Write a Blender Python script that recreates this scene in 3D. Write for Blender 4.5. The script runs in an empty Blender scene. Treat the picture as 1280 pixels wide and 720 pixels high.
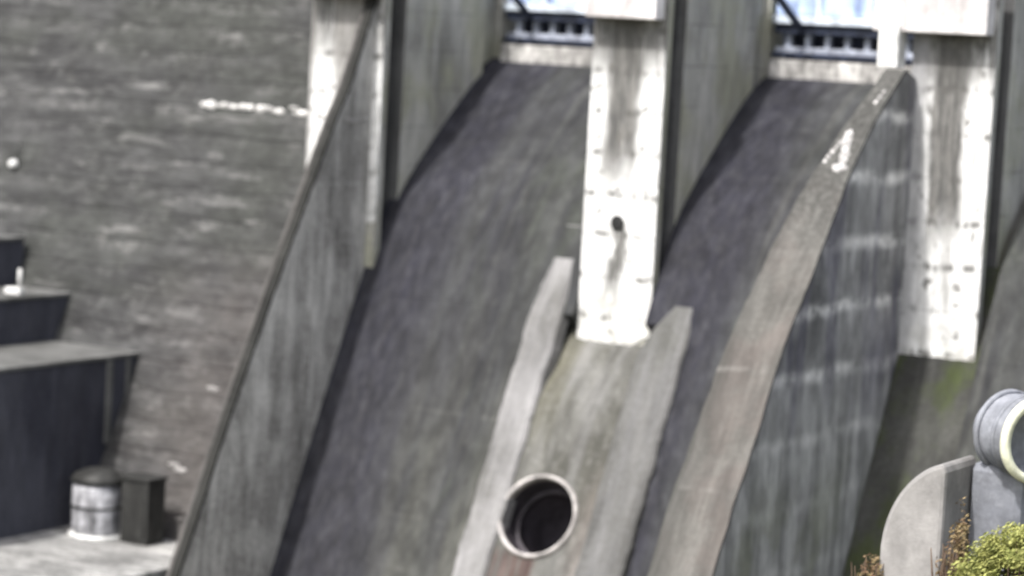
import bpy, bmesh, math, random
from mathutils import Vector, Matrix, noise as mnoise
random.seed(7)
R = math.radians
sc = bpy.context.scene
COL = sc.collection

# ------------------------------------------------------------------ materials
class G:
    """small helper round a node tree"""
    def __init__(s, name):
        s.m = bpy.data.materials.new(name); s.m.use_nodes = True
        s.t = s.m.node_tree; s.n = s.t.nodes; s.l = s.t.links
        s.b = s.n['Principled BSDF']
        g = s.n.new('ShaderNodeNewGeometry'); s.pos = g.outputs['Position']
    def put(s, sock, v):
        if hasattr(v, 'is_output'): s.l.new(v, sock)
        elif isinstance(v, (tuple, list)) and len(v) == 3 and sock.type == 'RGBA': sock.default_value = (*v, 1)
        else: sock.default_value = v
    def scaled(s, sc3, off=(0, 0, 0)):
        n = s.n.new('ShaderNodeMapping'); s.l.new(s.pos, n.inputs[0])
        n.inputs['Scale'].default_value = sc3; n.inputs['Location'].default_value = off
        return n.outputs[0]
    def noise(s, sc3, detail=5, rough=.6, off=(0, 0, 0), dist=0.):
        n = s.n.new('ShaderNodeTexNoise'); s.l.new(s.scaled(sc3, off), n.inputs['Vector'])
        n.inputs['Scale'].default_value = 1; n.inputs['Detail'].default_value = detail
        n.inputs['Roughness'].default_value = rough; n.inputs['Distortion'].default_value = dist
        return n.outputs['Fac']
    def math(s, op, a, b=None, c=None, clamp=False):
        n = s.n.new('ShaderNodeMath'); n.operation = op; n.use_clamp = clamp
        s.put(n.inputs[0], a)
        if b is not None: s.put(n.inputs[1], b)
        if c is not None: s.put(n.inputs[2], c)
        return n.outputs[0]
    def step(s, v, lo, hi, a=0., b=1.):
        n = s.n.new('ShaderNodeMapRange'); n.interpolation_type = 'SMOOTHSTEP'
        s.put(n.inputs[0], v); n.inputs[1].default_value = lo; n.inputs[2].default_value = hi
        n.inputs[3].default_value = a; n.inputs[4].default_value = b
        return n.outputs[0]
    def mix(s, f, a, b, mode='MIX'):
        n = s.n.new('ShaderNodeMix'); n.data_type = 'RGBA'; n.blend_type = mode
        s.put(n.inputs[0], f); s.put(n.inputs[6], a); s.put(n.inputs[7], b)
        return n.outputs[2]
    def xyz(s):
        n = s.n.new('ShaderNodeSeparateXYZ'); s.l.new(s.pos, n.inputs[0]); return n.outputs
    def mul(s, a, b): return s.math('MULTIPLY', a, b)
    def done(s, col, rough=.9, h=None, bump=.3, dist=.05, spec=.3, mott=.25, msc=(2.3, 2.3, 1.9)):
        if mott:
            a = s.noise(msc, 4, .62, (13.7, 2.2, 8.1)); b = s.noise(tuple(.33 * k for k in msc), 3, .6, (3.1, 9.9, 1.2))
            f = s.math('ADD', s.step(a, .3, .7, 1 - mott, 1 + mott), s.step(b, .3, .7, -.5 * mott, .5 * mott))
            v = s.n.new('ShaderNodeVectorMath'); v.operation = 'SCALE'
            s.put(v.inputs[0], col) if hasattr(col, 'is_output') else None
            s.put(v.inputs['Scale'], f); col = v.outputs[0]
        s.put(s.b.inputs['Base Color'], col); s.put(s.b.inputs['Roughness'], rough)
        s.b.inputs['Specular IOR Level'].default_value = spec
        if h is not None:
            n = s.n.new('ShaderNodeBump'); n.inputs['Strength'].default_value = bump
            n.inputs['Distance'].default_value = dist
            s.l.new(h, n.inputs['Height']); s.l.new(n.outputs[0], s.b.inputs['Normal'])
        return s.m

def lift_joint(g, spacing, width, wob=.12, phase=0.):
    """saw 0..1 that grows downwards from each joint, and the joint line itself"""
    z = g.xyz()[2]
    w = g.mul(g.math('SUBTRACT', g.noise((.5, .5, .3), 3), .5), wob)
    f = g.math('FRACT', g.math('ADD', g.math('MULTIPLY', z, 1 / spacing), g.math('ADD', w, phase + 50.)))
    line = g.step(g.math('ABSOLUTE', g.math('SUBTRACT', f, .5)), .5 - width, .5)
    return f, line

def dam_face():
    """old gravity-dam concrete: dense horizontal courses, patches of algae and broken lime"""
    g = G('dam_face_concrete')
    x, y, z = g.xyz()
    bands = g.noise((.22, .22, 1.3), 8, .74, dist=.4)
    blot = g.noise((.13, .13, .18), 5, .6, (3, 1, 7))
    fine = g.noise((2.2, 2.2, 5), 6, .72)
    c = g.mix(g.step(bands, .36, .64), (.028, .028, .0285), (.068, .0685, .068))
    c = g.mix(g.step(blot, .42, .66), c, (.045, .047, .043))
    c = g.mix(g.mul(g.step(fine, .5, .75), .5), c, (.092, .092, .09))
    f, line = lift_joint(g, 1.12, .09, .35)
    broken = g.step(g.noise((.35, .35, .7), 6, .7, (6, 2, 5)), .40, .58)
    c = g.mix(g.mul(g.mul(line, broken), .7), c, (.016, .016, .016))
    low = g.mul(g.mul(g.step(f, .52, .6), g.step(f, .95, .6)), g.step(g.noise((.33, .33, .8), 7, .75, (1, 8, 8)), .50, .64))
    c = g.mix(g.mul(low, .75), c, (.15, .149, .145))
    pale = g.mul(g.step(g.noise((.34, .34, 1.4), 7, .75, (9, 4, 2)), .555, .68), .75)
    c = g.mix(pale, c, (.16, .158, .153))
    leak = g.mul(g.mul(g.math('POWER', f, 2.), broken), g.step(g.noise((1.1, 1.1, .12), 6, .7, (12, 8, 1)), .5, .64))
    c = g.mix(g.mul(leak, .55), c, (.15, .148, .143))
    warm = g.mul(g.mul(g.step(x, -12, -4), g.step(z, -9, -13)), g.step(blot, .35, .6, .15, .5))
    c = g.mix(warm, c, (.092, .080, .076))
    drip = g.mul(g.step(g.noise((1.6, 1.6, .18), 6, .68, (2, 8, 1)), .56, .76), .4)
    c = g.mix(drip, c, (.13, .128, .12))
    return g.done(c, .92, g.math('ADD', g.math('ADD', bands, g.mul(fine, .5)), g.mul(line, -.5)), .6, .12, mott=.24, msc=(1.2, 1.2, 2.6))

def concrete(name, dark, mid, light, streak=(2.2, 2.2, .12), amount=.6, lift=None, lift_col=(.02, .02, .02), lift_amt=.4,
             moss=None, moss_amt=.5, fade=None, crest=None, blotch=.22, off=(0, 0, 0), grain=.25, rough=.9, lo=.34, hi=.62, mott=.2):
    g = G(name)
    b = g.noise((blotch,) * 3, 6, .62, off, .4)
    s = g.noise(streak, 7, .7, off)
    fine = g.noise((5, 5, 5), 5, .7, off)
    c = g.mix(g.step(b, lo, hi), dark, mid)
    c = g.mix(g.mul(g.step(s, .44, .70), amount), c, light)
    c = g.mix(g.mul(g.step(g.noise(streak, 6, .66, (7.3 + off[0], 2.1, 4.4)), .50, .72), amount), c, dark)
    c = g.mix(g.mul(g.step(fine, .45, .75), grain), c, light)
    c = g.mix(g.mul(g.step(fine, .52, .3), grain), c, dark)
    if moss:
        mm = g.mul(g.step(g.noise((.35, .35, .25), 6, .65, (5, 5, 1)), .45, .62), moss_amt)
        c = g.mix(mm, c, moss)
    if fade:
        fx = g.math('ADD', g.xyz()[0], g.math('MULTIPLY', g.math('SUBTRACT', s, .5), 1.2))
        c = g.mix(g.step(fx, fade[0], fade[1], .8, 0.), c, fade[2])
    if crest:
        cz = g.math('ADD', g.xyz()[2], g.mul(b, 5.))
        c = g.mix(g.step(cz, crest[0], crest[1], 0., .8), c, g.mix(g.step(fine, .4, .65), crest[2], tuple(2.2 * k for k in crest[2])))
    if lift:
        f, line = lift_joint(g, lift, .035)
        patch = g.step(g.noise((.45, .45, .3), 4, .6, (1, 6, 3)), .4, .6)
        c = g.mix(g.mul(g.mul(line, patch), lift_amt), c, lift_col)
    return g.done(c, rough, g.math('ADD', g.mul(s, .5), fine), .35, .05, mott=mott, msc=tuple(max(.4, min(2.2, k * 1.3)) for k in streak))

def wall_side():
    """outer face of the high wall: lime lines along the lift joints with drips hanging from them"""
    g = G('lime_streaked_concrete')
    b = g.noise((.3, .3, .3), 6, .65, (4, 4, 4), .4)
    c = g.mix(g.step(b, .36, .62), (.12, .12, .12), (.31, .307, .30))
    s = g.noise((2, 1.5, .1), 6, .68, (1, 3, 2))
    c = g.mix(g.mul(g.step(s, .46, .7), .6), c, (.11, .11, .112))
    f, line = lift_joint(g, 2.15, .18, .30, .32)
    patch = g.step(g.noise((.4, .5, .6), 6, .74, (8, 1, 3)), .38, .54)
    c = g.mix(g.mul(g.mul(line, patch), .95), c, (.80, .78, .75))
    drip = g.mul(g.mul(g.math('POWER', f, 3.), g.step(g.noise((1.3, 1.3, .14), 6, .7, (2, 2, 2)), .46, .62)), .8)
    c = g.mix(drip, c, (.58, .57, .56))
    fine = g.noise((5, 5, 5), 5, .7)
    c = g.mix(g.mul(g.step(fine, .45, .75), .3), c, (.30, .30, .29))
    x, y, z = g.xyz()
    g2 = g.mul(g.step(g.math('ADD', z, g.mul(b, 6.)), -6, -12), .8)
    c = g.mix(g2, c, g.mix(g.step(s, .35, .65), (.20, .20, .19), (.50, .495, .47)))
    pu = g.mul(g.mul(g.step(g.noise((.55, .55, .10), 4, .6, (17, 3, 2)), .50, .62), g.step(z, -15, -11)), .6)
    c = g.mix(pu, c, (.105, .10, .135))
    mo = g.mul(g.step(g.noise((.4, .4, .3), 5, .6), .42, .6), g.mul(g.step(z, -13, -18), .6))
    c = g.mix(mo, c, (.21, .22, .15))
    return g.done(c, .9, g.math('ADD', s, g.mul(fine, .6)), .4, .06, mott=.22, msc=(2, 2, .9))

def pier_front(name, cx, width, depth, hole=None, left_shade=0., white=None):
    """white concrete with one dark vertical run of stain and small spots"""
    g = G(name)
    x, y, z = g.xyz()
    fine = g.noise((4, 4, 4), 6, .7)
    w = g.noise((1.1, 1.1, .22), 5, .65, (2, 0, 5))
    c = g.mix(g.step(g.noise((.8, .8, .3), 6, .65), .35, .6), (.68, .68, .665), (.85, .85, .84))
    xs = g.math('ADD', x, g.mul(g.math('SUBTRACT', w, .5), 1.1))
    core = g.step(g.math('ABSOLUTE', g.math('SUBTRACT', xs, cx)), width, width * .5)
    run = g.mul(core, g.step(g.math('ADD', z, g.mul(w, 3.)), depth + 1.5, depth + 4.))
    run = g.mul(run, g.step(g.noise((3, 3, .5), 5, .7, (4, 4, 1)), .22, .40))
    c = g.mix(g.mul(run, .95), c, g.mix(g.step(g.noise((4.5, 4.5, .4), 5, .7, (7, 1, 1)), .38, .6), (.05, .05, .048), (.17, .165, .155)))
    thin = g.mul(g.step(g.noise((3.0, 3.0, .2), 6, .72, (1, 2, 3)), .54, .66), .8)
    c = g.mix(thin, c, (.30, .29, .275))
    top = g.mul(g.step(z, -2.7, -.6), g.step(g.noise((2.6, 2.6, .25), 5, .7, (6, 1, 1)), .28, .52))  # cap's cast shadow deepened by dark streaks in the colour
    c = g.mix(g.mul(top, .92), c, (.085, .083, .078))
    spot = g.mul(g.step(g.noise((1.9, 1.9, 1.3), 4, .6, (3, 3, 8)), .59, .66), .85)
    c = g.mix(spot, c, (.14, .135, .125))
    f, line = lift_joint(g, 1.55, .02, .05, .2)
    _, wide = lift_joint(g, 1.55, .16, .25, .2)
    dots = g.mul(g.mul(wide, g.step(g.noise((2.4, 2.4, .35), 4, .65, (5, 9, 2)), .48, .58)), .9)
    c = g.mix(dots, c, (.09, .088, .082))
    ends = g.mul(g.mul(g.step(g.math('FRACT', g.math('ADD', f, .35)), .2, .95), g.step(g.noise((2.8, 2.8, .12), 5, .7, (8, 3, 3)), .53, .68)), .6)
    c = g.mix(ends, c, (.22, .215, .20))
    c = g.mix(g.mul(line, g.step(w, .4, .6, .25, .8)), c, (.15, .145, .14))
    low = g.mul(g.step(z, -9.3, -11.2), g.step(g.noise((1.4, 1.4, 1.1), 6, .7, (1, 7, 2)), .42, .58))
    c = g.mix(g.mul(low, .6), c, (.48, .47, .42))
    if left_shade:  # left side greyed in the colour to deepen the high wall's shadow
        c = g.mix(g.mul(g.step(xs, left_shade + .35, left_shade - .2), .7), c, (.30, .30, .31))
    if hole:
        dx = g.math('SUBTRACT', x, hole[0] - .02)
        tail = g.mul(g.mul(g.step(g.math('ABSOLUTE', g.math('ADD', dx, g.mul(g.math('SUBTRACT', w, .5), .9))), .55, .2), g.step(z, hole[1] + .1, hole[1] - .3)),
                     g.step(z, hole[1] - 3.6, hole[1] - 1.8))
        c = g.mix(g.mul(g.mul(tail, g.step(g.noise((3.4, 3.4, .45), 4, .7, (2, 6, 0)), .36, .50)), .9), c, (.085, .083, .076))
    if white:
        edge = g.math('ABSOLUTE', g.math('SUBTRACT', xs, white[0]))
        c = g.mix(g.mul(g.mul(g.step(edge, white[1], white[1] + .35), g.step(x, -.7, -1.0)), .8), c, g.mix(w, (.12, .115, .108), (.34, .33, .315)))
    return g.done(c, .85, fine, .3, .03, mott=.12)

def chute_mat(name, off, warm_x=None, blackish=None):
    """wetted, algae-darkened spillway concrete streaked along the fall"""
    g = G(name)
    x, y, z = g.xyz()
    s = g.noise((1.5, .07, .07), 6, .62, off)
    wide = g.noise((.42, .035, .035), 4, .55, off)
    c = g.mix(g.step(wide, .36, .64), (.020, .0205, .024), (.045, .047, .046))
    c = g.mix(g.mul(g.step(s, .44, .74), .5), c, (.074, .077, .072))
    c = g.mix(g.mul(g.step(s, .5, .28), .35), c, (.020, .020, .021))
    f, line = lift_joint(g, 1.9, .06, .2)
    pat = g.step(g.noise((.35, .3, .3), 5, .65, (2, 2, 9)), .52, .66)
    c = g.mix(g.mul(g.mul(line, pat), .35), c, (.13, .128, .12))
    fine = g.noise((3, 1.2, 1.2), 6, .7, off)
    c = g.mix(g.mul(g.step(fine, .5, .78), .4), c, (.10, .10, .092))
    moss = g.mul(g.step(g.noise((.5, .2, .2), 5, .6, (5 + off[0], 1, 1)), .5, .68), .45)
    c = g.mix(moss, c, (.040, .046, .034))
    c = g.mix(g.mul(g.mul(g.step(z, -12, -17), g.step(g.noise((.8, .08, .08), 5, .6, (31, 2, 2)), .42, .62)), .4), c, (.082, .085, .078))
    silt = g.mul(g.step(g.math('ADD', z, g.mul(wide, 9.)), -4, -13), g.step(g.noise((.7, .05, .05), 5, .62, (3 + off[0], 2, 2)), .34, .60))
    c = g.mix(g.mul(silt, .5), c, (.086, .086, .072))
    run2 = g.mul(g.step(g.noise((1.1, .035, .035), 5, .6, (40 + off[0], 2, 2)), .55, .70), .5)
    c = g.mix(run2, c, (.115, .113, .10))
    if blackish is not None:  # bluish near-black band along the left side, fading to the right
        wx = g.math('ADD', g.math('SUBTRACT', x, blackish), g.math('ADD', g.math('MULTIPLY', g.math('SUBTRACT', wide, .5), 5.), g.math('MULTIPLY', g.math('SUBTRACT', s, .5), 2.)))
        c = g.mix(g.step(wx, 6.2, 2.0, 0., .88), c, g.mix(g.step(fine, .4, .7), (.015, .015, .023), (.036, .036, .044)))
    lip = g.mul(g.step(y, 9.0, 10.0), g.step(g.noise((.5, .5, .5), 4), .3, .5))
    c = g.mix(g.mul(lip, .8), c, (.34, .325, .30))
    if warm_x:
        wm = g.mul(g.step(g.math('ADD', x, g.mul(wide, 2.)), warm_x, warm_x + 2.2), .6)
        c = g.mix(wm, c, (.15, .135, .115))
    return g.done(c, .8, g.math('ADD', s, fine), .4, .07, .3, mott=.3, msc=(2., 1., 1.))

def block_mat():
    """sloping face under the middle pier, rust below the outlet"""
    g = G('streaked_slope_concrete')
    x, y, z = g.xyz()
    s = g.noise((1.4, .10, .10), 6, .65, (4, 2, 0))
    b = g.noise((.35, .2, .2), 6, .62, (2, 2, 2), .5)
    c = g.mix(g.step(b, .35, .63), (.075, .074, .064), (.135, .134, .126))
    c = g.mix(g.mul(g.step(s, .45, .7), .6), c, (.185, .183, .18))
    olive = g.mul(g.mul(g.step(g.math('ADD', x, g.mul(s, 1.5)), 11.2, 9.8), g.step(z, -17.5, -12.5)), .75)
    c = g.mix(olive, c, (.105, .10, .068))
    fine = g.noise((4, 4, 4), 6, .7)
    c = g.mix(g.mul(g.step(fine, .48, .75), .4), c, (.25, .245, .235))
    rs = g.math('ADD', x, g.mul(g.math('SUBTRACT', g.noise((1., .2, .2), 3), .5), .5))
    rust = g.mul(g.mul(g.step(g.math('ABSOLUTE', g.math('SUBTRACT', rs, 9.95)), 1.1, .6), g.step(z, -19.3, -19.9)),
                 g.step(g.noise((3.6, .1, .1), 4, .6, (1, 1, 1)), .38, .52))
    c = g.mix(g.mul(rust, .95), c, g.mix(g.step(s, .4, .6), (.075, .047, .042), (.17, .135, .125)))
    pk = g.mul(g.mul(g.step(x, 11.6, 12.8), g.step(z, -15.5, -18.5)), .35)
    c = g.mix(pk, c, (.20, .165, .15))
    return g.done(c, .9, g.math('ADD', s, fine), .4, .06, mott=.22, msc=(2, .6, .6))

def plain(name, col, rough=.6, metal=0., var=.35, scale=1.2, stretch=(1, 1, .25), spec=.4, mott=.2):
    g = G(name)
    n = g.noise(tuple(scale * k for k in stretch), 6, .68)
    f = g.noise((6, 6, 6), 4, .7)
    dk = tuple(v * (1 - var) for v in col); lt = tuple(min(.9, v * (1 + var * .6)) for v in col)
    c = g.mix(g.step(n, .36, .64), dk, lt)
    c = g.mix(g.mul(g.step(f, .55, .75), .35), c, tuple(v * .5 for v in col))
    g.b.inputs['Metallic'].default_value = metal
    return g.done(c, rough, f, .2, .01, spec, mott=mott)

def leafy(name, a, b):
    g = G(name)
    c = g.mix(g.step(g.noise((3.5, 3.5, 3.5), 5, .7), .36, .62), a, b)
    m = g.done(c, .75, None, mott=.3)
    g.b.inputs['Subsurface Weight'].default_value = 0.
    return m

M = {}
M['dam'] = dam_face()
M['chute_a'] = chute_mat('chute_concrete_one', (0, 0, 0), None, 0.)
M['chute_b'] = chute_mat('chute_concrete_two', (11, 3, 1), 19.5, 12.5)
M['chute_c'] = chute_mat('chute_concrete_three', (23, 5, 2))
M['front_one'] = pier_front('pier_face_one', 3., .5, -6., None, 0., (-2.75, .30))
M['front_two'] = pier_front('pier_face_two', 10.85, .95, -6.9, (10.92, -7.55))
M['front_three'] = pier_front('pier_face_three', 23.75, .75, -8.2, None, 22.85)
M['pier_side'] = concrete('pier_side_concrete', (.27, .267, .245), (.44, .433, .40), (.60, .59, .56), (1.2, 1.2, .10), .65, 1.55,
                          moss=(.36, .36, .27), moss_amt=.7)
M['groove_shade'] = concrete('shaded_groove_concrete', (.07, .07, .07), (.12, .12, .12), (.19, .19, .19))  # pier concrete darkened, the shade of the recess put into its colour
M['cap'] = concrete('cap_concrete', (.42, .39, .39), (.76, .73, .72), (.84, .82, .81), (1.2, 1.2, .2), .7)
M['wall_in'] = concrete('training_wall_concrete', (.19, .182, .172), (.42, .41, .39), (.66, .645, .62), (1.5, 1.2, .16), .85, 2.3,
                        (.6, .59, .57), .3, grain=.45, blotch=.4)
M['coping_dark'] = concrete('dark_coping_concrete', (.012, .012, .011), (.024, .024, .022), (.05, .05, .046), (1, .4, .4), .4)  # near-black coping along the wall's slanting edge
M['kerb'] = concrete('pale_kerb_concrete', (.05, .048, .046), (.085, .08, .077), (.14, .132, .125), (1.2, .3, .3), .6)
M['wall_side'] = wall_side()

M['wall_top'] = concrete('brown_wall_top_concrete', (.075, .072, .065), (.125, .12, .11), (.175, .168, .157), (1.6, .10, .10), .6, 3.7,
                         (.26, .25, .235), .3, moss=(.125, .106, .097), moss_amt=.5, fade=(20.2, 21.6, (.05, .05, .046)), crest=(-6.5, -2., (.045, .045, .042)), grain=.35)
M['strip'] = concrete('pale_strip_concrete', (.12, .118, .112), (.215, .212, .212), (.29, .287, .29), (1.8, .08, .08), .6)
M['strip_b'] = concrete('grey_strip_concrete', (.075, .075, .068), (.118, .117, .114), (.17, .169, .172), (1.5, .10, .10), .6, grain=.4)
M['block'] = block_mat()
M['mossy'] = concrete('mossy_slope_concrete', (.036, .036, .034), (.058, .059, .053), (.09, .09, .083), (1.1, .12, .12), .5,
                      moss=(.050, .062, .024), moss_amt=.95, grain=.45)
M['step'] = concrete('shaded_block_concrete', (.036, .037, .05), (.062, .064, .080), (.10, .10, .115), (1, 1, .1), .5)  # dark navy block sides, their shade put into the colour
M['step_top'] = concrete('grey_block_top', (.085, .085, .08), (.14, .14, .135), (.20, .2, .195), (.5, .5, .5), .4)
M['slab'] = concrete('pale_slab_concrete', (.11, .11, .105), (.27, .268, .26), (.46, .455, .44), (.5, 1.6, .5), .9, grain=.4)
M['lime_mid'] = plain('grey_lime_crust', (.42, .41, .40), .9, 0, .5, 4, mott=.4)
M['lime'] = plain('lime_crust', (.62, .61, .59), .9, 0, .5, 4, mott=.4)
M['lime_dull'] = plain('dull_lime_crust', (.30, .29, .28), .9, 0, .35, 3)
M['hole'] = plain('black_recess', (.03, .03, .03), .95)
M['rim'] = plain('pale_rim_concrete', (.47, .445, .43), .8, 0, .45, 1.5)
M['bore'] = plain('dark_bore_steel', (.055, .048, .056), .6, .2, .4, 1.)
M['blue'] = plain('blue_painted_steel', (.40, .50, .76), .45, 0, .4, 1.6)
M['paleblue'] = plain('pale_blue_steel', (.66, .73, .84), .45, 0, .2, 1.5)
M['navy'] = plain('dark_navy_steel', (.030, .038, .065), .5, 0, .4, 1.5)
M['ribs'] = plain('grey_blue_rib_steel', (.36, .39, .46), .5, 0, .35, 2.5)
M['sill'] = plain('sill_beam_concrete', (.40, .39, .375), .8, 0, .5, 1.8, mott=.35)
M['white'] = plain('white_paint', (.78, .78, .76), .6, 0, .2, 2)
M['tank'] = plain('grey_tank_steel', (.40, .40, .42), .5, .2, .5, 2.2, mott=.45)
M['tank_dark'] = plain('dark_tank_steel', (.035, .035, .033), .6, .2, .4, 1.5)
M['pipe'] = concrete('bluish_concrete', (.17, .178, .20), (.27, .28, .31), (.37, .38, .41), (1, 1, 1), .4)
M['cream'] = plain('cream_paint', (.80, .80, .62), .6, 0, .15, 2)
M['abut'] = concrete('warm_grey_concrete', (.22, .213, .207), (.30, .29, .283), (.37, .36, .35), (.8, .8, .5), .35)
M['leaf'] = leafy('yellow_green_leaves', (.15, .17, .045), (.36, .36, .12))
M['dry'] = leafy('dry_brown_stalks', (.12, .065, .042), (.30, .235, .12))
M['wood'] = plain('brown_stem', (.09, .06, .04), .9)
M['earth'] = concrete('earth_and_rock', (.06, .055, .035), (.11, .10, .06), (.17, .15, .11), (.3, .3, .3), .5, moss=(.10, .12, .035), moss_amt=.7)
M['water'] = plain('reservoir_water', (.03, .05, .06), .08, 0, .2, .2)
M['road'] = concrete('deck_concrete', (.2, .2, .19), (.28, .28, .27), (.36, .36, .35), (.4, .4, .4), .4)

# ------------------------------------------------------------------ mesh helpers
class MB:
    def __init__(s): s.bm = bmesh.new(); s.mats = []
    def mi(s, m):
        if m not in s.mats: s.mats.append(m)
        return s.mats.index(m)
    def face(s, vs, m=None, smooth=False):
        f = s.bm.faces.new(vs); f.smooth = smooth
        if m: f.material_index = s.mi(m)
        return f
    def box(s, x0, x1, y0, y1, z0, z1, m=None, bev=0.):
        r = bmesh.ops.create_cube(s.bm, size=1)
        for v in r['verts']:
            v.co = Vector((x0 + (v.co.x + .5) * (x1 - x0), y0 + (v.co.y + .5) * (y1 - y0), z0 + (v.co.z + .5) * (z1 - z0)))
        if m:
            k = s.mi(m)
            for f in {f for v in r['verts'] for f in v.link_faces}: f.material_index = k
        if bev:
            es = list({e for v in r['verts'] for e in v.link_edges})
            bmesh.ops.bevel(s.bm, geom=es, offset=bev, segments=2, affect='EDGES', profile=.5)
        return s
    def prism(s, prof, x0, x1, cap=None, faces=None, rag=0.):
        """closed (y,z) polygon swept along x; faces: list of materials per edge"""
        n = len(prof)
        a = [s.bm.verts.new((x0, y, z)) for y, z in prof]; b = [s.bm.verts.new((x1, y, z)) for y, z in prof]
        for i in range(n):
            j = (i + 1) % n
            s.face([a[i], a[j], b[j], b[i]], faces[i] if faces else None)
        s.face(a[::-1], cap); s.face(b, cap)
        return s
    def tube(s, pts, rad, seg=8, m=None, caps=True):
        rings = []
        for i, p in enumerate(pts):
            p = Vector(p); q = Vector(pts[min(i + 1, len(pts) - 1)]) - Vector(pts[max(i - 1, 0)])
            q.normalize(); u = q.orthogonal().normalized(); w = q.cross(u)
            if i and rings:   # keep twist low
                u = (pu - q * pu.dot(q)).normalized(); w = q.cross(u)
            pu = u
            rr = rad[i] if isinstance(rad, (list, tuple)) else rad
            rings.append([s.bm.verts.new(p + (u * math.cos(2 * math.pi * k / seg) + w * math.sin(2 * math.pi * k / seg)) * rr) for k in range(seg)])
        for A, B in zip(rings, rings[1:]):
            for k in range(seg): s.face([A[k], A[(k + 1) % seg], B[(k + 1) % seg], B[k]], m, True)
        if caps: s.face(rings[0][::-1], m); s.face(rings[-1], m)
        return s
    def lathe(s, prof, mat4, seg=32, m=None, closed=False):
        """(r, h) profile turned round the local z axis, placed by mat4"""
        rings = []
        for r, h in prof:
            if r < 1e-4: rings.append([s.bm.verts.new(mat4 @ Vector((0, 0, h)))])
            else: rings.append([s.bm.verts.new(mat4 @ Vector((r * math.cos(2 * math.pi * k / seg), r * math.sin(2 * math.pi * k / seg), h))) for k in range(seg)])
        prs = list(zip(rings, rings[1:]))
        if closed: prs.append((rings[-1], rings[0]))
        for A, B in prs:
            for k in range(seg):
                k2 = (k + 1) % seg
                if len(A) == 1: s.face([A[0], B[k], B[k2]], m, True)
                elif len(B) == 1: s.face([A[k], A[k2], B[0]], m, True)
                else: s.face([A[k], A[k2], B[k2], B[k]], m, True)
        return s
    def build(s, name, mat, parent=None, origin=None, bevel=0.):
        bmesh.ops.recalc_face_normals(s.bm, faces=s.bm.faces[:])
        me = bpy.data.meshes.new(name)
        off = Vector(origin) if origin else Vector((0, 0, 0))
        if parent is not None: off = parent.matrix_basis.translation.copy()
        for v in s.bm.verts: v.co -= off
        s.bm.to_mesh(me); s.bm.free()
        mats = s.mats or [mat]
        for m in mats: me.materials.append(m)
        o = bpy.data.objects.new(name, me); COL.objects.link(o)
        if parent is not None: o.parent = parent
        else: o.location = off
        if bevel:
            b = o.modifiers.new('edge', 'BEVEL'); b.width = bevel; b.segments = 2; b.limit_method = 'ANGLE'; b.angle_limit = R(40)
        return o

def tag(o, label=None, cat=None, group=None, kind=None):
    if label: o['label'] = label
    if cat: o['category'] = cat
    if group: o['group'] = group
    if kind: o['kind'] = kind
    return o
def empty(name, loc, label, cat, group=None):
    o = bpy.data.objects.new(name, None); COL.objects.link(o); o.location = loc
    o.empty_display_size = .3
    return tag(o, label, cat, group)

def smooth(a, b, v):
    t = min(1, max(0, (v - a) / (b - a))); return t * t * (3 - 2 * t)
def spline(pts, k=6):
    """Catmull-Rom through the points"""
    P = [Vector(p) for p in pts]; P = [2 * P[0] - P[1]] + P + [2 * P[-1] - P[-2]]
    out = []
    for i in range(1, len(P) - 2):
        for j in range(k):
            t = j / k; a, b, c, d = P[i - 1:i + 3]
            out.append(.5 * ((2 * b) + (c - a) * t + (2 * a - 5 * b + 4 * c - d) * t * t + (3 * b - a - 3 * c + d) * t ** 3))
    out.append(P[-2]); return [(v.x, v.y) for v in out]

BOT = -36.
def rag(pts, amp, seed):
    """worn edge: small irregular steps along a profile"""
    return [(y + amp * mnoise.noise(Vector((z * 1.7, seed, 0))) + amp * .8 * mnoise.noise(Vector((z * 5.1, seed, 4))), z) for y, z in pts]
def nib(z, seed): return .06 * mnoise.noise(Vector((z * 1.3, seed, 7))) + .045 * mnoise.noise(Vector((z * 4.7, seed, 1)))
def ys(z, c): return .5 * z + c          # the common downstream slope

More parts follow.
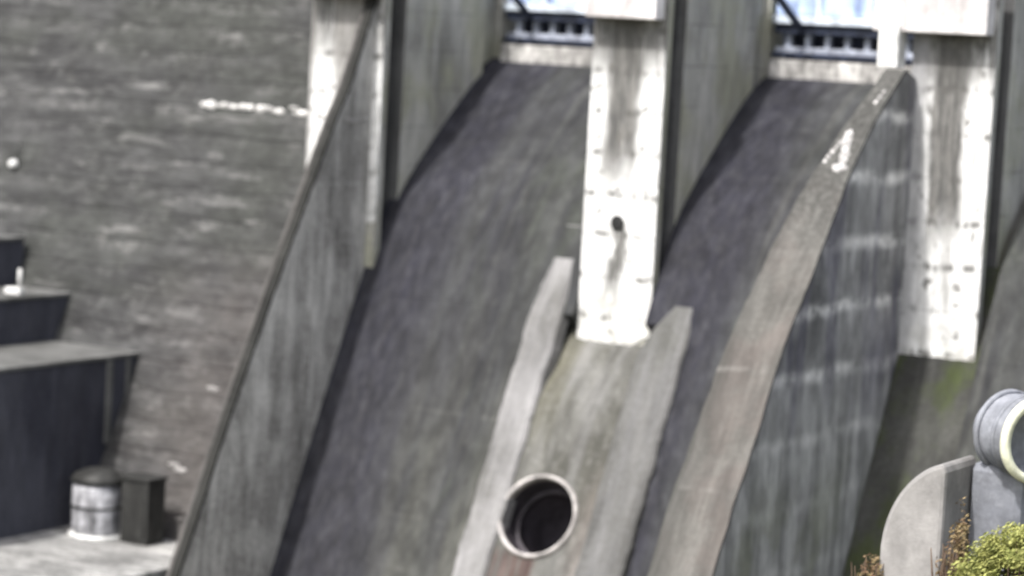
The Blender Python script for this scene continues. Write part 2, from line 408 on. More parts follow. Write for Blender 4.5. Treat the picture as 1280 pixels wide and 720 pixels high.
# ------------------------------------------------------------------ dam face on the left
def dam_wall():
    root = empty('dam_wall', (-20, 4, BOT), 'dark weathered concrete dam face with horizontal lift lines beside the spillway', 'dam')
    prof = []; z = 7.; k = 0
    while z > BOT:                                    # each lift stands a few centimetres proud of the one above
        z2 = max(z - 1.5, BOT); o = .012 * (k % 2)
        prof += [(ys(z, 4.) - o, z), (ys(z2, 4.) - o, z2)]; z = z2; k += 1
    prof += [(16, BOT), (16, 7)]
    MB().prism(prof, -70, -.8).build('sloping_face', M['dam'], root)
    # lime crust that grew out of a lift joint
    def crust(pts, w, name, mat):
        m = MB(); n = len(pts)
        for i, (x, zz, s) in enumerate(pts):
            y = ys(zz, 4.) - .06
            r = bmesh.ops.create_icosphere(m.bm, subdivisions=2, radius=1)
            for v in r['verts']:
                d = v.co.copy(); f = 1 + .6 * mnoise.noise(d * 2.3 + Vector((x, zz, i)))
                v.co = Vector((x + d.x * w * f, y + .05 + d.y * .07 * s * f, zz + d.z * .15 * s * f))
            for f in {f for v in r['verts'] for f in v.link_faces}: f.smooth = True
        return m.build(name, mat, root)
    line = []
    for i in range(21):
        t = i / 20
        if i in (8, 13): continue
        x = -9.95 + t * 6.4
        zz = -4.40 + (.05 if t < .55 else 0) + (.16 if .62 < t < .74 else 0) - .02 * math.sin(i * 1.7)
        line.append((x, zz, .55 + .35 * (math.sin(i * 2.1) > 0) + (.35 if i in (0, 1, 9) else 0)))
    crust(line, .30, 'lime_crust', M['lime'])
    for px, pz, w, n, s in ((-4.85, -15.45, .30, 1, .9), (-5.4, -18.4, .30, 2, .9)):
        crust([(px + j * w * 1.1, pz + .1 * math.sin(j * 3 + px), s) for j in range(n)], w, 'lime_patch', M['lime_dull'])
dam_wall()

# ------------------------------------------------------------------ spillway floors
CH = [(14, -2.0), (11.6, -1.30), (9.96, -1.46), (7.44, -2.5), (4.5, -4.75), (1.73, -7.35), (0.25, -9.85), (-2.4, -15.3), (-5.45, -21.84), (-12.3, BOT)]
def chute(x0, x1, mat, label, lo0=None, lo1=None):
    """floor of one bay; below the pier fronts it narrows to what the divider strips leave"""
    p = spline(CH, 7); lo0 = x0 if lo0 is None else lo0; lo1 = x1 if lo1 is None else lo1
    m = MB(); bm = m.bm
    up = [q for q in p if q[0] > -.55]; dn = [q for q in p if q[0] <= -.55]
    m.prism(up + [(up[-1][0] + .3, up[-1][1] - .25), (2.4, up[-1][1] - 2.), (2.4, BOT), (14, BOT)], x0, x1)
    m.prism([(up[-1][0] + .004, up[-1][1] - .01)] + dn + [(2.39, BOT), (2.39, up[-1][1] - 2.)], lo0, lo1)
    o = m.build('spillway_chute', mat, origin=((x0 + x1) / 2, 0, BOT))
    tag(o, label, 'spillway', 'spillway chutes down the dam')
chute(-.4, 9.43, M['chute_a'], 'widest dark wetted chute, left of the white pier with the round hole', None, 8.6)
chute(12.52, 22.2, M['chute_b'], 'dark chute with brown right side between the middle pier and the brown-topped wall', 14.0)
chute(25.6, 38, M['chute_c'], 'dark chute at the right edge beyond the rightmost white pier')

# ------------------------------------------------------------------ sloping block with the outlet, between the two chutes
SL = Vector((0, .5, 1)).normalized()                  # up the slope
SN = Vector((0, -1, .5)).normalized()                 # out of the slope
BC = 5.15
PC = Vector((10.45, ys(-18.28, BC), -18.28)); PR = 1.50
def block():
    m = MB(); bm = m.bm; x0, x1 = 9.0, 12.65
    zt, zb = -14.2, BOT
    A = [Vector((x0, ys(zt, BC), zt)), Vector((x1, ys(zt, BC), zt)), Vector((x1, ys(zb, BC), zb)), Vector((x0, ys(zb, BC), zb))]
    v = [bm.verts.new(p) for p in A]
    ed = [bm.edges.new((v[i], v[(i + 1) % 4])) for i in range(4)]
    c = [bm.verts.new(PC + (Vector((1, 0, 0)) * math.cos(t) + SL * math.sin(t)) * (PR + .08)) for t in [2 * math.pi * k / 48 for k in range(48)]]
    ed += [bm.edges.new((c[i], c[(i + 1) % 48])) for i in range(48)]
    bmesh.ops.triangle_fill(bm, use_beauty=True, use_dissolve=False, edges=ed)
    t = [bm.verts.new((x, y, z)) for y, z in ((-1.0, -13.2), (-.12, -12.2), (.7, -11.5)) for x in (x0, x1)]
    bm.faces.new((v[0], v[1], t[1], t[0])); bm.faces.new((t[0], t[1], t[3], t[2])); bm.faces.new((t[2], t[3], t[5], t[4]))
    w = [bm.verts.new(p) for p in (Vector((x0, 12, -11.5)), Vector((x1, 12, -11.5)), Vector((x1, 12, zb)), Vector((x0, 12, zb)))]
    bm.faces.new((t[4], t[5], w[1], w[0])); bm.faces.new((v[2], v[3], w[3], w[2])); bm.faces.new(w)
    bm.faces.new((v[0], t[0], t[2], t[4], w[0], w[3], v[3])); bm.faces.new((v[1], v[2], w[2], w[1], t[5], t[3], t[1]))
    o = m.build('sloping_block', M['block'], origin=(11, 0, BOT))
    tag(o, 'grey streaked concrete slope holding the round pipe mouth below the middle white pier', 'slope')
    p = empty('outlet_pipe', PC, 'round dark outlet pipe mouth with pale rim in the concrete slope', 'pipe')
    X = Vector((1, 0, 0)); mt = Matrix((X, SL, SN)).transposed().to_4x4(); mt.translation = PC
    MB().lathe([(PR - .02, -.3), (PR + .10, -.3), (PR + .12, .02), (PR + .10, .12), (PR + .04, .16), (PR - .03, .10)], mt, 64, closed=True).build('rim', M['rim'], p)
    MB().lathe([(PR - .01, .08), (PR - .03, -.5), (PR - .10, -1.2), (PR - .2, -3.5), (0, -3.6)], mt, 64).build('bore', M['bore'], p)
    # a ledge ring a little inside the mouth
    MB().lathe([(PR - .05, -.95), (PR - .26, -.95), (PR - .26, -1.15), (PR - .05, -1.15)], mt, 64, closed=True).build('inner_ring', M['bore'], p)
block()

def low_wall(x0, x1, zt, c, ze, label, mat, lean=0.):
    """raised strip that grows out of the slope to a rounded ridge, its edges worn"""
    m = MB(); bm = m.bm; n = 110; rows = []
    for i in range(n + 1):
        z = zt + (ze - zt) * i / n
        t = min(1., (zt - z) / 4.); grow = t * t * (3 - 2 * t)
        y = ys(z, c) + .30 * (1 - grow)
        a = x0 + nib(z, x0) + lean * (1 - grow); b = x1 + nib(z, x1) - .25 * (1 - grow)
        d = .10
        rows.append([bm.verts.new(p) for p in ((a - .05, y + .7, z), (a, y + d, z), (a + d, y, z), (b - d, y, z), (b, y + d, z), (b + .05, y + .7, z))])
    for A, B in zip(rows, rows[1:]):
        for k in range(6): m.face([A[k], A[(k + 1) % 6], B[(k + 1) % 6], B[k]])
    m.face(rows[0][::-1]); m.face(rows[-1])
    o = m.build('divider_wall', mat, origin=((x0 + x1) / 2, 0, ze))
    tag(o, label, 'wall', 'low divider walls of the spillway')
low_wall(7.65, 9.05, -7.9, 4.95, BOT, 'pale low divider strip running down-slope left of the round pipe mouth', M['strip'], .25)
low_wall(12.6, 14.5, -8.6, 5.0, BOT, 'grey low divider strip starting at the lower right corner of the middle pier', M['strip_b'], 1.55)

o = MB().prism([(1.5, -8.), (0.22, -10.8), (ys(BOT, 5.6), BOT), (12, BOT), (12, -8)], 22.5, 25.6).build('sloping_footing', M['mossy'], origin=(24, 0, BOT))
tag(o, 'dark mossy concrete slope below the rightmost white pier', 'slope')

# ------------------------------------------------------------------ piers
def pier(x1, mat, label, zbot, hole=None, zs=-13, foot=0., capz=.08, wide=3.05, capl=0.):
    x0 = x1 - wide
    root = empty('spillway_pier', ((x0 + x1) / 2, 3, zbot), label, 'pier', 'white fronted spillway piers')
    # body with two vertical grooves each side
    outl = [(x0, 1.0)]
    pts = [(x0, 0.05), (x1, 0.05), (x1, .45), (x1 - .75, .45), (x1 - .75, 1.55), (x1, 1.55), (x1, 7.6), (x1 - .45, 7.6), (x1 - .45, 9.1),
           (x1 - .1, 9.1), (x1 - .1, 13), (x0 + .1, 13), (x0 + .1, 9.1), (x0 + .45, 9.1), (x0 + .45, 7.6), (x0, 7.6), (x0, 1.55), (x0 + .75, 1.55), (x0 + .75, .45), (x0, .45)]
    m = MB(); bm = m.bm
    a = [bm.verts.new((x, y, zs)) for x, y in pts]; b = [bm.verts.new((x, y, 2.6)) for x, y in pts]
    for i in range(len(pts)):
        j = (i + 1) % len(pts)
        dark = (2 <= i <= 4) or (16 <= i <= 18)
        m.face([a[i], a[j], b[j], b[i]], M['groove_shade'] if dark else M['pier_side'])
    bm.faces.new(a[::-1]); bm.faces.new(b)
    m.build('body', M['pier_side'], root)
    # the white face, its foot rounded and broken
    f = MB(); bm = f.bm; n = 13
    rows = []
    zl = [2.6] + [.0 - .5 * k for k in range(int((-.9 - zbot) / .5))] + [zbot]
    for z in zl:
        row = []
        for i in range(n):
            u = i / (n - 1)
            jig = .03 * mnoise.noise(Vector((u * 9, z * 1.3, x1)))
            zz = z
            if z == zbot: zz = zbot + foot * (abs(u - .45) * 1.75) ** 2.2 + .22 * mnoise.noise(Vector((u * 6, 2, x1)))
            row.append((x0 - .01 + u * (wide + .02) , 0 + .5 * jig, zz))
        rows.append(row)
    F = [[bm.verts.new(p) for p in r] for r in rows]; Bk = [[bm.verts.new((p[0], .049, p[2])) for p in r] for r in rows]
    for r in range(len(F) - 1):
        for i in range(n - 1):
            bm.faces.new((F[r][i], F[r][i + 1], F[r + 1][i + 1], F[r + 1][i]))
            bm.faces.new((Bk[r][i], Bk[r + 1][i], Bk[r + 1][i + 1], Bk[r][i + 1]))
        bm.faces.new((F[r][0], F[r + 1][0], Bk[r + 1][0], Bk[r][0])); bm.faces.new((F[r][-1], Bk[r][-1], Bk[r + 1][-1], F[r + 1][-1]))
    for r in (0, -1):
        for i in range(n - 1): bm.faces.new((F[r][i], Bk[r][i], Bk[r][i + 1], F[r][i + 1]))
    f.build('front_face', mat, root)
    # overhanging cap
    c = MB(); c.box(x0 - .02 - capl, x1 - .12, -.78, -.002, capz, 2.6, bev=.05)
    c.build('cap', M['cap'], root)
    if hole:
        h = MB(); mt = Matrix.Translation(Vector((hole[0], -.025, hole[1]))) @ Matrix.Rotation(R(90), 4, 'X')
        h.lathe([(0, .0), (.22, .0), (.30, .03), (.26, .05), (0, .045)], mt, 20)
        h.build('drain_hole', M['hole'], root)
    return root
P1 = pier(0., M['front_one'], 'leftmost pier, its white face mostly hidden behind a tall grey wall', -8.4, capz=.45, wide=3.45)
P2 = pier(12.5, M['front_two'], 'middle white pier with a dark round hole in its stained face', -12.35, (10.92, -7.55), foot=.75)
P3 = pier(25.3, M['front_three'], 'rightmost white pier with grey left third, above the mossy slope', -11.35, capl=1.25)
# lime streak across the corner of the first pier
m = MB()
for i in range(7):
    x = -2.9 + i * .2; z = -4.35 - .05 * i + .06 * math.sin(i * 2)
    r = bmesh.ops.create_icosphere(m.bm, subdivisions=2, radius=1)
    for v in r['verts']: v.co = Vector((x + v.co.x * .17, -.02 + v.co.y * .06, z + v.co.z * .12))
m.build('lime_crust', M['lime'], P1)

# ------------------------------------------------------------------ training walls
LA = [(-.02, .9), (-.07, .33), (-1.48, -2.84), (-2.45, -4.4), (-4.33, -7.77), (-6.6, -11.95), (-8.58, -15.71), (-10.9, -20.51), (-18.6, BOT)]
def left_wall():
    root = empty('training_wall', (-1, -6, BOT), 'tall grey wall with a dark slanting edge along the left side of the left chute', 'wall', 'tall training walls beside the chutes')
    edge = rag(spline(LA, 22), .035, 1.)
    back = [(-9, BOT), (-3.2, -21.8), (0., -14), (-.004, -9.8), (-.004, .9)]
    MB().prism(edge + back, -.745, -.4).build('wall_panel', M['wall_in'], root)
    m = MB()
    for i in range(7):
        y = -1.75 + i * .24; z = -4.35 - .12 * math.sin(i * .5)
        r = bmesh.ops.create_icosphere(m.bm, subdivisions=2, radius=1)
        for v in r['verts']: v.co = Vector((-.39 + v.co.x * .03, y + v.co.y * .2, z + v.co.z * .10 * (1 + .5 * mnoise.noise(v.co + Vector((i, 0, 0))))))
    m.build('lime_crust', M['lime_dull'], root)
    ed2 = [(y - .10, z) for y, z in edge]
    MB().prism(ed2 + [(y + .16, z) for y, z in ed2[::-1]], -.74, -.38).build('coping', M['coping_dark'], root)
    e3 = [(y + .05, z) for y, z in edge]
    MB().prism(e3 + [(y + 4, z) for y, z in e3[::-1] if z < -7.5] , -.98, -.75).build('kerb', M['kerb'], root)
left_wall()
RA = [(-.9, -1.25), (-1.44, -1.45), (-3.52, -2.98), (-5.23, -4.59), (-6.5, -6.16), (-8.0, -8.08), (-9.86, -10.3), (-11.79, -13.5), (-14.2, -17.4), (-24., BOT)]
def right_wall():
    root = empty('training_wall', (21.5, -8, BOT), 'tall brown-topped wall with lime-streaked bluish side on the right of the second chute', 'wall', 'tall training walls beside the chutes')
    edge = rag(spline(RA, 10), .03, 2.)
    def xl(z): return 21.75 - 1.0 * smooth(-1.5, -8, z) - .4 * smooth(-6, -15, z)
    def band(outer, inner, x_in, x_out, name, mat):
        m = MB(); bm = m.bm
        rows = []
        for (yo, zo), (yi, zi) in zip(outer, inner):
            a, b = xl(zo) + x_in + nib(zo, 3), x_out + (nib(zo, 9) * .6 if name == 'wall_top' else 0)
            rows.append([bm.verts.new((a, yo, zo)), bm.verts.new((b, yo, zo)), bm.verts.new((b, yi, zi)), bm.verts.new((a, yi, zi))])
        for A, B in zip(rows, rows[1:]):
            for k in range(4): m.face([A[k], A[(k + 1) % 4], B[(k + 1) % 4], B[k]])
        m.face(rows[0][::-1]); m.face(rows[-1])
        return m.build(name, mat, root)
    inner = [(min(-.004, y * .45 + 5), z - .004) if z > -13 else (y + 8., z) for y, z in edge]
    inner = [(max(min(-.004, ys(z, 5.6) + 1.2), y + .3), z - .3) for y, z in edge]
    band(edge, inner, .05, 22.45, 'wall_panel', M['wall_side'])
    band([(y - .07, z + .03) for y, z in edge], [(y + .05, z - .0) for y, z in edge], 0, 22.52, 'wall_top', M['wall_top'])
    MB().box(21.3, 22.05, -.95, -.15, -1.2, .35, bev=.06).build('end_post', M['white'], root)
    m = MB()                                          # lime splash on the wall top
    def ytop(z):
        for (ya, za), (yb, zb) in zip(edge, edge[1:]):
            if zb <= z <= za: return ya + (yb - ya) * (za - z) / (za - zb + 1e-9)
        return edge[0][0]
    k = 0
    for pts, w in ((((21.85, -3.55), (22.0, -4.05), (22.1, -4.55)), .12), (((21.8, -3.6), (21.6, -4.1), (21.4, -4.5)), .05),
                   (((21.85, -4.6), (22.1, -4.68), (22.35, -4.6)), .06), (((22.25, -2.1), (22.15, -2.5)), .05)):
        for (xa, za), (xb, zb) in zip(pts, pts[1:]):
            for j in range(5):
                t = j / 5; k += 1
                x = xa + (xb - xa) * t; z = za + (zb - za) * t + .05 * math.sin(k * 2.7)
                r = bmesh.ops.create_icosphere(m.bm, subdivisions=2, radius=1)
                sl = Vector((0, ytop(z - .2) - ytop(z + .2), -.4)).normalized(); nn = Vector((0, sl.z, -sl.y))
                for v in r['verts']:
                    f = w * (1 + .7 * mnoise.noise(v.co * 1.5 + Vector((k * .37, k, 0))))
                    v.co = Vector((x, ytop(z) - .08, z + .03)) + Vector((1, 0, 0)) * v.co.x * f * 1.1 + sl * v.co.y * f * 1.9 + nn * v.co.z * .04
    m.build('lime_splash', M['lime_mid'], root)
right_wall()

# ------------------------------------------------------------------ spillway gates
def copy_tree(o, parent=None):
    c = o.copy(); COL.objects.link(c); c.parent = parent
    for ch in list(o.children): copy_tree(ch, c)
    return c
def gate(x0, x1, label):
    root = empty('spillway_gate', ((x0 + x1) / 2, 10, -1.3), label, 'gate', 'blue spillway gates')
    m = MB(); bm = m.bm; N = 12                       # curved skin plate
    pr = []
    for k in range(N + 1):
        t = k / N; z = -1.12 + t * 6; pr.append((10.25 - .9 * math.sin(t * math.pi) + .9 * t, z))
    MB().prism(pr + [(y + .12, z) for y, z in pr[::-1]], x0, x1).build('skin_plate', M['navy'], root)
    MB().box(x0 + .02, x1 - .02, 9.15, 9.75, .66, 2.4, bev=.03).build('upper_panel', M['blue'], root)
    MB().box(x0 + .02, x1 - .02, 8.85, 9.7, .30, .62, bev=.03).build('upper_girder', M['paleblue'], root)
    MB().box(x0 + .02, x1 - .02, 9.05, 9.7, -.08, .29, bev=.02).build('middle_girder', M['navy'], root)
    MB().box(x0 + .02, x1 - .02, 8.9, 9.7, -1.02, -.84, bev=.02).build('lower_girder', M['navy'], root)
    MB().box(x0 + .02, x1 - .02, 9.25, 9.72, -.835, -.62, bev=.02).build('bottom_flange', M['ribs'], root)
    MB().box(x0 + .01, x1 - .01, 8.75, 9.9, -2.4, -1.13, bev=.05).build('sill_beam', M['sill'], root)
    n = 11
    for i in range(n):
        x = x0 + .5 + i * (x1 - x0 - 1.) / (n - 1)
        MB().box(x - .10, x + .10, 9.35, 9.72, -.615, -.085).build('rib', M['ribs'], root)
    for i in range(4):
        x = x0 + 1.9 + i * (x1 - x0 - 3.0) / 3
        MB().box(x - .08, x + .08, 8.98, 9.145, .63, 2.4).build('stiffener', M['paleblue'], root)
    for s, xx in ((1, x0 + .25), (-1, x1 - .25)):
        MB().tube([(xx, 6.4, 2.5), (xx + s * .95, 8.9, .15)], .16, 8).build('arm', M['navy'], root)
    return root
gate(.12, 9.3, 'blue gate at the top of the left chute, half hidden by the middle pier')
gate(12.62, 22.1, 'blue gate with a dark slanting arm at the top of the second chute')

# bridge deck over the piers, above the frame, with columns
o = empty('bridge_deck', (12, 11, 2.6), 'concrete road bridge on columns above the spillway piers', 'bridge')
MB().box(-8, 40, 9.3, 14, 7.2, 8.1, bev=.05).build('deck', M['road'], o)
for x in (-1.5, 11., 23.8, 36.5):
    MB().box(x - 1.0, x + 1.0, 10, 13, 2.6, 7.2).build('column', M['road'], o)

# ------------------------------------------------------------------ stepped blocks on the left
def step_block(x1, yfront, zt, zb, label, w=12):
    root = empty('stepped_block', (x1 - w / 2, yfront + 3, zb), label, 'block', 'dark stepped concrete blocks on the left')
    yb = ys(zb, 4.) + 5
    MB().box(x1 - w, x1, yfront, yb, zb, zt - .1, bev=.04).build('block_body', M['step'], root)
    MB().box(x1 - w - .05, x1 + .08, yfront - .08, yb, zt - .098, zt + .06, bev=.03).build('top_slab', M['step_top'], root)
    return root
b1 = step_block(-9., -16., -14.4, -21.3, 'largest lowest dark concrete block under a grey slab on the left', 9)
for y, w in ((-5.05, .16), (-3.9, .10)):
    MB().box(-9.02, -8.9, y - w, y + w, -17.9 if w > .12 else -18.6, -14.55, bev=.02).build('pilaster', M['step_top'], b1)
step_block(-13.5, -13., -12.45, -21.3, 'middle dark concrete step block above the large block', 9)
step_block(-16.6, -10., -10.4, -21.3, 'topmost small dark concrete step block at the left edge', 9)

# slab in front of the blocks
m = MB(); m.box(-60, -1.3, -24, -5.2, -23.5, -20.97, bev=.06)
tag(m.build('concrete_slab', M['slab'], origin=(-20, -14, -23.5)), 'pale streaked concrete slab at the lower left corner', 'slab')

# tank beside the big block
T = (-6.95, -7.9, -20.95)
root = empty('storage_tank', T, 'small upright grey metal tank with bright side on the pale slab by the big block', 'tank')
mt = Matrix.Translation(Vector(T))
MB().lathe([(0, .0), (1.12, .0), (1.12, .12), (.0, .12)], mt, 32).build('base_ring', M['white'], root)
MB().lathe([(0, .13), (.92, .13), (1.0, .28), (1.02, 1.9), (.94, 2.1), (0, 2.1)], mt, 40).build('shell', M['tank'], root)
MB().lathe([(0, 2.11), (1.05, 2.11), (1.1, 2.2), (.95, 2.42), (.5, 2.62), (.2, 2.66), (0, 2.66)], mt, 32).build('lid', M['tank_dark'], root)
for zz in (1.15,): MB().lathe([(1.021, zz), (1.05, zz), (1.05, zz + .09), (1.021, zz + .09)], mt, 40, closed=True).build('hoop_band', M['tank_dark'], root)
T = (-4.95, -7.6, -20.95)
root = empty('equipment_box', T, 'dark low equipment box right of the grey tank', 'box')
MB().box(T[0] - .65, T[0] + .65, T[1] - .6, T[1] + .5, -20.95, -18.5, bev=.05).build('housing', M['tank_dark'], root)
MB().box(T[0] - .72, T[0] + .72, T[1] - .68, T[1] + .56, -18.498, -18.38, bev=.02).build('lid', M['tank_dark'], root)
MB().box(T[0] - .5, T[0] + .5, T[1] - .64, T[1] - .602, -20.7, -18.8).build('door', M['tank_dark'], root)
T = (-3.2, -7.4, -20.95)
root = empty('marker_post', T, 'short pale post on the slab right of the dark equipment box', 'post')
MB().box(T[0] - .12, T[0] + .12, T[1] - .12, T[1] + .12, -20.95, -19.9, bev=.02).build('post', M['kerb'], root)
MB().box(T[0] - .2, T[0] + .2, T[1] - .2, T[1] + .2, -19.898, -19.8, bev=.02).build('cap', M['kerb'], root)

# small white fittings
def post_light():
    T = (-14.15, -4.9, -12.38)
    root = empty('white_post', T, 'thin white post on a white foot at the edge of the middle step block', 'post')
    MB().box(T[0] - .42, T[0] + .35, T[1] - .2, T[1] + .2, T[2], T[2] + .26, bev=.04).build('foot', M['white'], root)
    MB().tube([(T[0] + .2, T[1], T[2] + .26), (T[0] + .2, T[1], T[2] + 1.05)], .075, 10).build('shaft', M['white'], root)
post_light()
L = (-18.91, ys(-7.45, 4.) - .06, -7.45)
root = empty('wall_lamp', L, 'small white round lamp on the dark dam face at the left', 'lamp')
mt = Matrix.Translation(Vector(L)) @ Matrix.Rotation(R(90), 4, 'X')
MB().lathe([(0, -.1), (.22, -.1), (.22, .06), (0, .06)], mt, 20).build('base', M['tank_dark'], root)
MB().lathe([(.2, .062), (.19, .2), (.12, .3), (0, .33)], mt, 20).build('globe', M['white'], root)
MB().tube([(L[0], L[1] - .05, L[2] + .2), (L[0], L[1] + .35, L[2] + 1.0)], .03, 6).build('conduit', M['tank_dark'], root)
T = (-11.7, -16.6, -21.3)
root = empty('sign_board', T, 'white upright board at the very left edge in front of the big dark block', 'board')
MB().box(T[0] - .7, T[0] - .02, T[1] - .06, T[1] + .06, -17.9, -16.0, bev=.02).build('upper_panel', M['white'], root)
MB().box(T[0] - .7, T[0] - .02, T[1] - .06, T[1] + .06, -19.6, -18.4, bev=.02).build('lower_panel', M['white'], root)
MB().box(T[0] - .5, T[0] - .36, T[1] + .061, T[1] + .2, -21.3, -16.0, bev=.02).build('post', M['tank_dark'], root)

# ------------------------------------------------------------------ right bank, lower right corner
def hgt(x, y):
    h = BOT + 1.5
    k = smooth(29.5, 32.0, x + .8 * mnoise.noise(Vector((y * .3, 3, 1)))) * smooth(-12., -14., y) * smooth(-75, -60, y)
    n = mnoise.noise(Vector((x * .35, y * .35, 0))) * .25 + mnoise.noise(Vector((x * 1.3, y * 1.3, 4))) * .08
    return h + k * (19.0) + n * (1 if k < .02 else .6)
def axis(a, b, fine0, fine1, step, coarse):
    v = []; t = a
    while t < b:
        v.append(t); t += step if fine0 <= t < fine1 else coarse
    return v + [b]
XS = axis(-300, 300, 24, 46, .5, 12); YS = axis(-260, 14, -32, -8, .5, 9)
m = MB(); bm = m.bm
Gd = [[bm.verts.new((x, y, hgt(x, y))) for x in XS] for y in YS]
for j in range(len(YS) - 1):
    for i in range(len(XS) - 1): m.face([Gd[j][i], Gd[j][i + 1], Gd[j + 1][i + 1], Gd[j + 1][i]], None, True)
tag(m.build('ground', M['earth']), kind='structure')
m = MB(); m.box(-300, 300, 16.2, 500, 2.0, 2.2)
tag(m.build('reservoir_water', M['water']), kind='structure')

# concrete abutment with a rounded shoulder
def abutment():
    yf, yb = -21.6, -19.2
    prof = [(31.0, -17.2), (30.98, -13.9), (31.04, -13.45), (31.18, -12.95), (31.42, -12.45), (31.74, -12.03), (32.15, -11.68), (32.62, -11.45), (32.72, -11.7), (32.74, -17.2)]
    m = MB(); bm = m.bm
    pr = [prof[0], prof[1]] + spline(prof[1:8], 4)[1:] + prof[8:]
    a = [bm.verts.new((x, yf, z)) for x, z in pr]; b = [bm.verts.new((x, yb, z)) for x, z in pr]
    for i in range(len(pr)):
        j = (i + 1) % len(pr); m.face([a[i], a[j], b[j], b[i]])
    m.face(a); m.face(b[::-1])
    o = m.build('concrete_abutment', M['abut'], origin=(31.6, -20.4, -16), bevel=.12)
    tag(o, 'pale grey concrete block with a rounded left shoulder at the lower right', 'block')
abutment()

# blue-grey pipe with a cream ring round its mouth
def pipe():
    c = Vector((34.55, -19.9, -10.75)); d = Vector((.86, -.50, -.05)).normalized()
    root = empty('large_pipe', (34, -19, -15), 'blue-grey rounded concrete pipe with a cream ring at its mouth, right edge', 'pipe')
    z = d; x = Vector((0, 0, 1)).cross(z).normalized(); y = z.cross(x)
    mt = Matrix((x, y, z)).transposed().to_4x4(); mt.translation = c
    MB().lathe([(0, -1.95), (.45, -1.9), (.80, -1.68), (1.0, -1.3), (1.08, -.8), (1.08, -.12), (.92, -.12), (.92, -.6), (0, -.62)], mt, 40).build('barrel', M['pipe'], root)
    MB().lathe([(.94, -.115), (1.16, -.115), (1.20, 0), (1.14, .1), (.96, .1)], mt, 48, closed=True).build('ring', M['cream'], root)
    for h in (-1.25, -.55): MB().lathe([(1.0, h), (1.13, h), (1.13, h + .12), (1.0, h + .12)], mt, 40, closed=True).build('rib', M['pipe'], root)
    MB().box(32.75, 34.3, -19.9, -18.3, -16.2, -11.55, bev=.25).build('plinth', M['pipe'], root)
pipe()

def leaf_mass(m, c, rad, n, size, up=.3, gap=-.14):
    for i in range(n):
        d = Vector((random.gauss(0, 1), random.gauss(0, 1), random.gauss(0, 1))).normalized() * (random.random() ** .45)
        p = Vector(c) + Vector((d.x * rad[0], d.y * rad[1], d.z * rad[2]))
        if mnoise.noise(p * 1.7) + .4 * mnoise.noise(p * 4.) < gap: continue
        s = size * random.uniform(.6, 1.5)
        t = Vector((random.gauss(0, 1), random.gauss(0, 1), random.gauss(up, 1))).normalized(); u = t.orthogonal().normalized(); w = t.cross(u)
        m.bm.faces.new([m.bm.verts.new(p + q) for q in (-u * s, w * s * .45, u * s, -w * s * .45)])
def bush():
    root = empty('bush', (35.15, -22.4, -15.6), 'bright yellow-green leafy bush in the lower right corner', 'bush')
    m = MB(); tips = []
    for i in range(95):
        d = Vector((random.gauss(0, 1), random.gauss(0, 1), random.gauss(.3, 1))).normalized() * random.uniform(.55, 1.)
        tips.append(Vector((35.15 + d.x * 1.55, -22.3 + d.y * 1.2, -14.25 + d.z * 1.55)))
    for t in tips: leaf_mass(m, t, (.42, .38, .30), 190, random.uniform(.035, .065), .8, -2)
    m.build('foliage', M['leaf'], root)
    m = MB()
    for t in tips[::3]:
        o = Vector((35.15, -22.3, -15.9)); m.tube([o, o.lerp(t, .5) + Vector((0, 0, -.25)), t], [.06, .035, .012], 6)
    m.build('stems', M['wood'], root)
bush()
def dry_plant():
    root = empty('dry_plant', (33.3, -22.0, -15.6), 'dry brown stalks between the pale concrete block and the bush', 'plant')
    m = MB()
    for i in range(60):
        x = 33.3 + random.gauss(0, .16); y = -22.1 + random.gauss(0, .2); hh = random.uniform(.8, 2.4)
        a = random.gauss(0, .14); b = random.gauss(0, .14)
        m.tube([(x, y, -15.7), (x + a * .4, y + b * .4, -15.7 + hh * .55), (x + a, y + b, -15.7 + hh)], [.045, .035, .012], 5)
    m.build('stalks', M['wood'], root)
    m = MB(); leaf_mass(m, (33.35, -22.0, -13.9), (.30, .3, 1.8), 1900, .05, .6, -.12); leaf_mass(m, (33.05, -22.0, -14.3), (.3, .25, .9), 800, .05, .6, -.12)
    m.build('leaves', M['dry'], root)
    # low dry growth at the foot of the abutment
    root = empty('dry_plant', (30.8, -21.8, -15.6), 'low dry brown growth at the left foot of the pale block', 'plant')
    m = MB(); leaf_mass(m, (30.85, -21.8, -14.95), (.36, .5, .9), 1300, .05, .6, -.1)
    m.build('leaves', M['dry'], root)
    m = MB()
    for i in range(16):
        x = 30.85 + random.gauss(0, .15); y = -21.8 + random.gauss(0, .2)
        m.tube([(x, y, -17), (x + random.gauss(0, .2), y, -14.6 + random.gauss(0, .3))], [.04, .012], 5)
    m.build('stalks', M['wood'], root)
dry_plant()

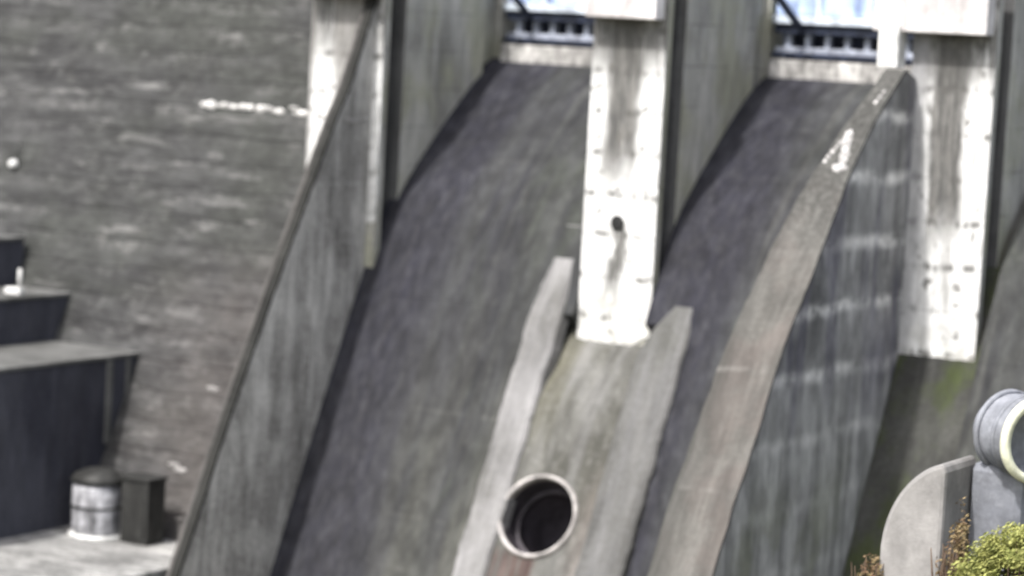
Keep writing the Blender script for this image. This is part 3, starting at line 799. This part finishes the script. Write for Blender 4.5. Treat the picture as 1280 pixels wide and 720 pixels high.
# ------------------------------------------------------------------ camera, light
q = [57.3191, -86.7185, -0.9361, 0.5303, 0.0942, 0.0545, 3279.4788]
yaw, pit, rol, f = q[3:]
fw = Vector((-math.sin(yaw) * math.cos(pit), math.cos(yaw) * math.cos(pit), -math.sin(pit)))
rt = Vector((math.cos(yaw), math.sin(yaw), 0)); up = rt.cross(fw)
r2 = rt * math.cos(rol) + up * math.sin(rol); u2 = up * math.cos(rol) - rt * math.sin(rol)
cd = bpy.data.cameras.new('camera'); cam = bpy.data.objects.new('camera', cd); COL.objects.link(cam)
mt = Matrix((r2, u2, -fw)).transposed().to_4x4(); mt.translation = Vector(q[:3]); cam.matrix_world = mt
cd.sensor_width = 36; cd.lens = f * 36 / 1280; cd.clip_start = 1; cd.clip_end = 2000
cd.dof.use_dof = True; cd.dof.focus_distance = 60.; cd.dof.aperture_fstop = .25
sc.camera = cam

AZ, EL = R(13), R(55)                                  # sun front left of the dam, high
sd = Vector((-math.sin(AZ) * math.cos(EL), -math.cos(AZ) * math.cos(EL), math.sin(EL)))
ld = bpy.data.lights.new('sun', 'SUN'); ld.energy = 2.7; ld.angle = R(2.); ld.color = (1, .972, .94)
lo = bpy.data.objects.new('sun', ld); COL.objects.link(lo); lo.rotation_euler = sd.to_track_quat('Z', 'Y').to_euler()
w = bpy.data.worlds.new('World'); sc.world = w; w.use_nodes = True
nt = w.node_tree; sky = nt.nodes.new('ShaderNodeTexSky'); sky.sky_type = 'NISHITA'; sky.sun_disc = False
sky.sun_elevation = EL; sky.sun_rotation = math.atan2(sd.x, sd.y)
bg = nt.nodes['Background']; hs = nt.nodes.new('ShaderNodeHueSaturation'); hs.inputs['Saturation'].default_value = .5; nt.links.new(sky.outputs[0], hs.inputs['Color']); nt.links.new(hs.outputs[0], bg.inputs[0]); bg.inputs[1].default_value = .15; sky.dust_density = 4.; sky.air_density = 1.0; sky.ozone_density = .6
sc.view_settings.view_transform = 'Standard'; sc.view_settings.look = 'None'
sc.view_settings.exposure = .82; sc.view_settings.gamma = 1; sc.view_settings.use_curve_mapping = False
sc.render.engine = 'CYCLES'; sc.cycles.use_denoising = True
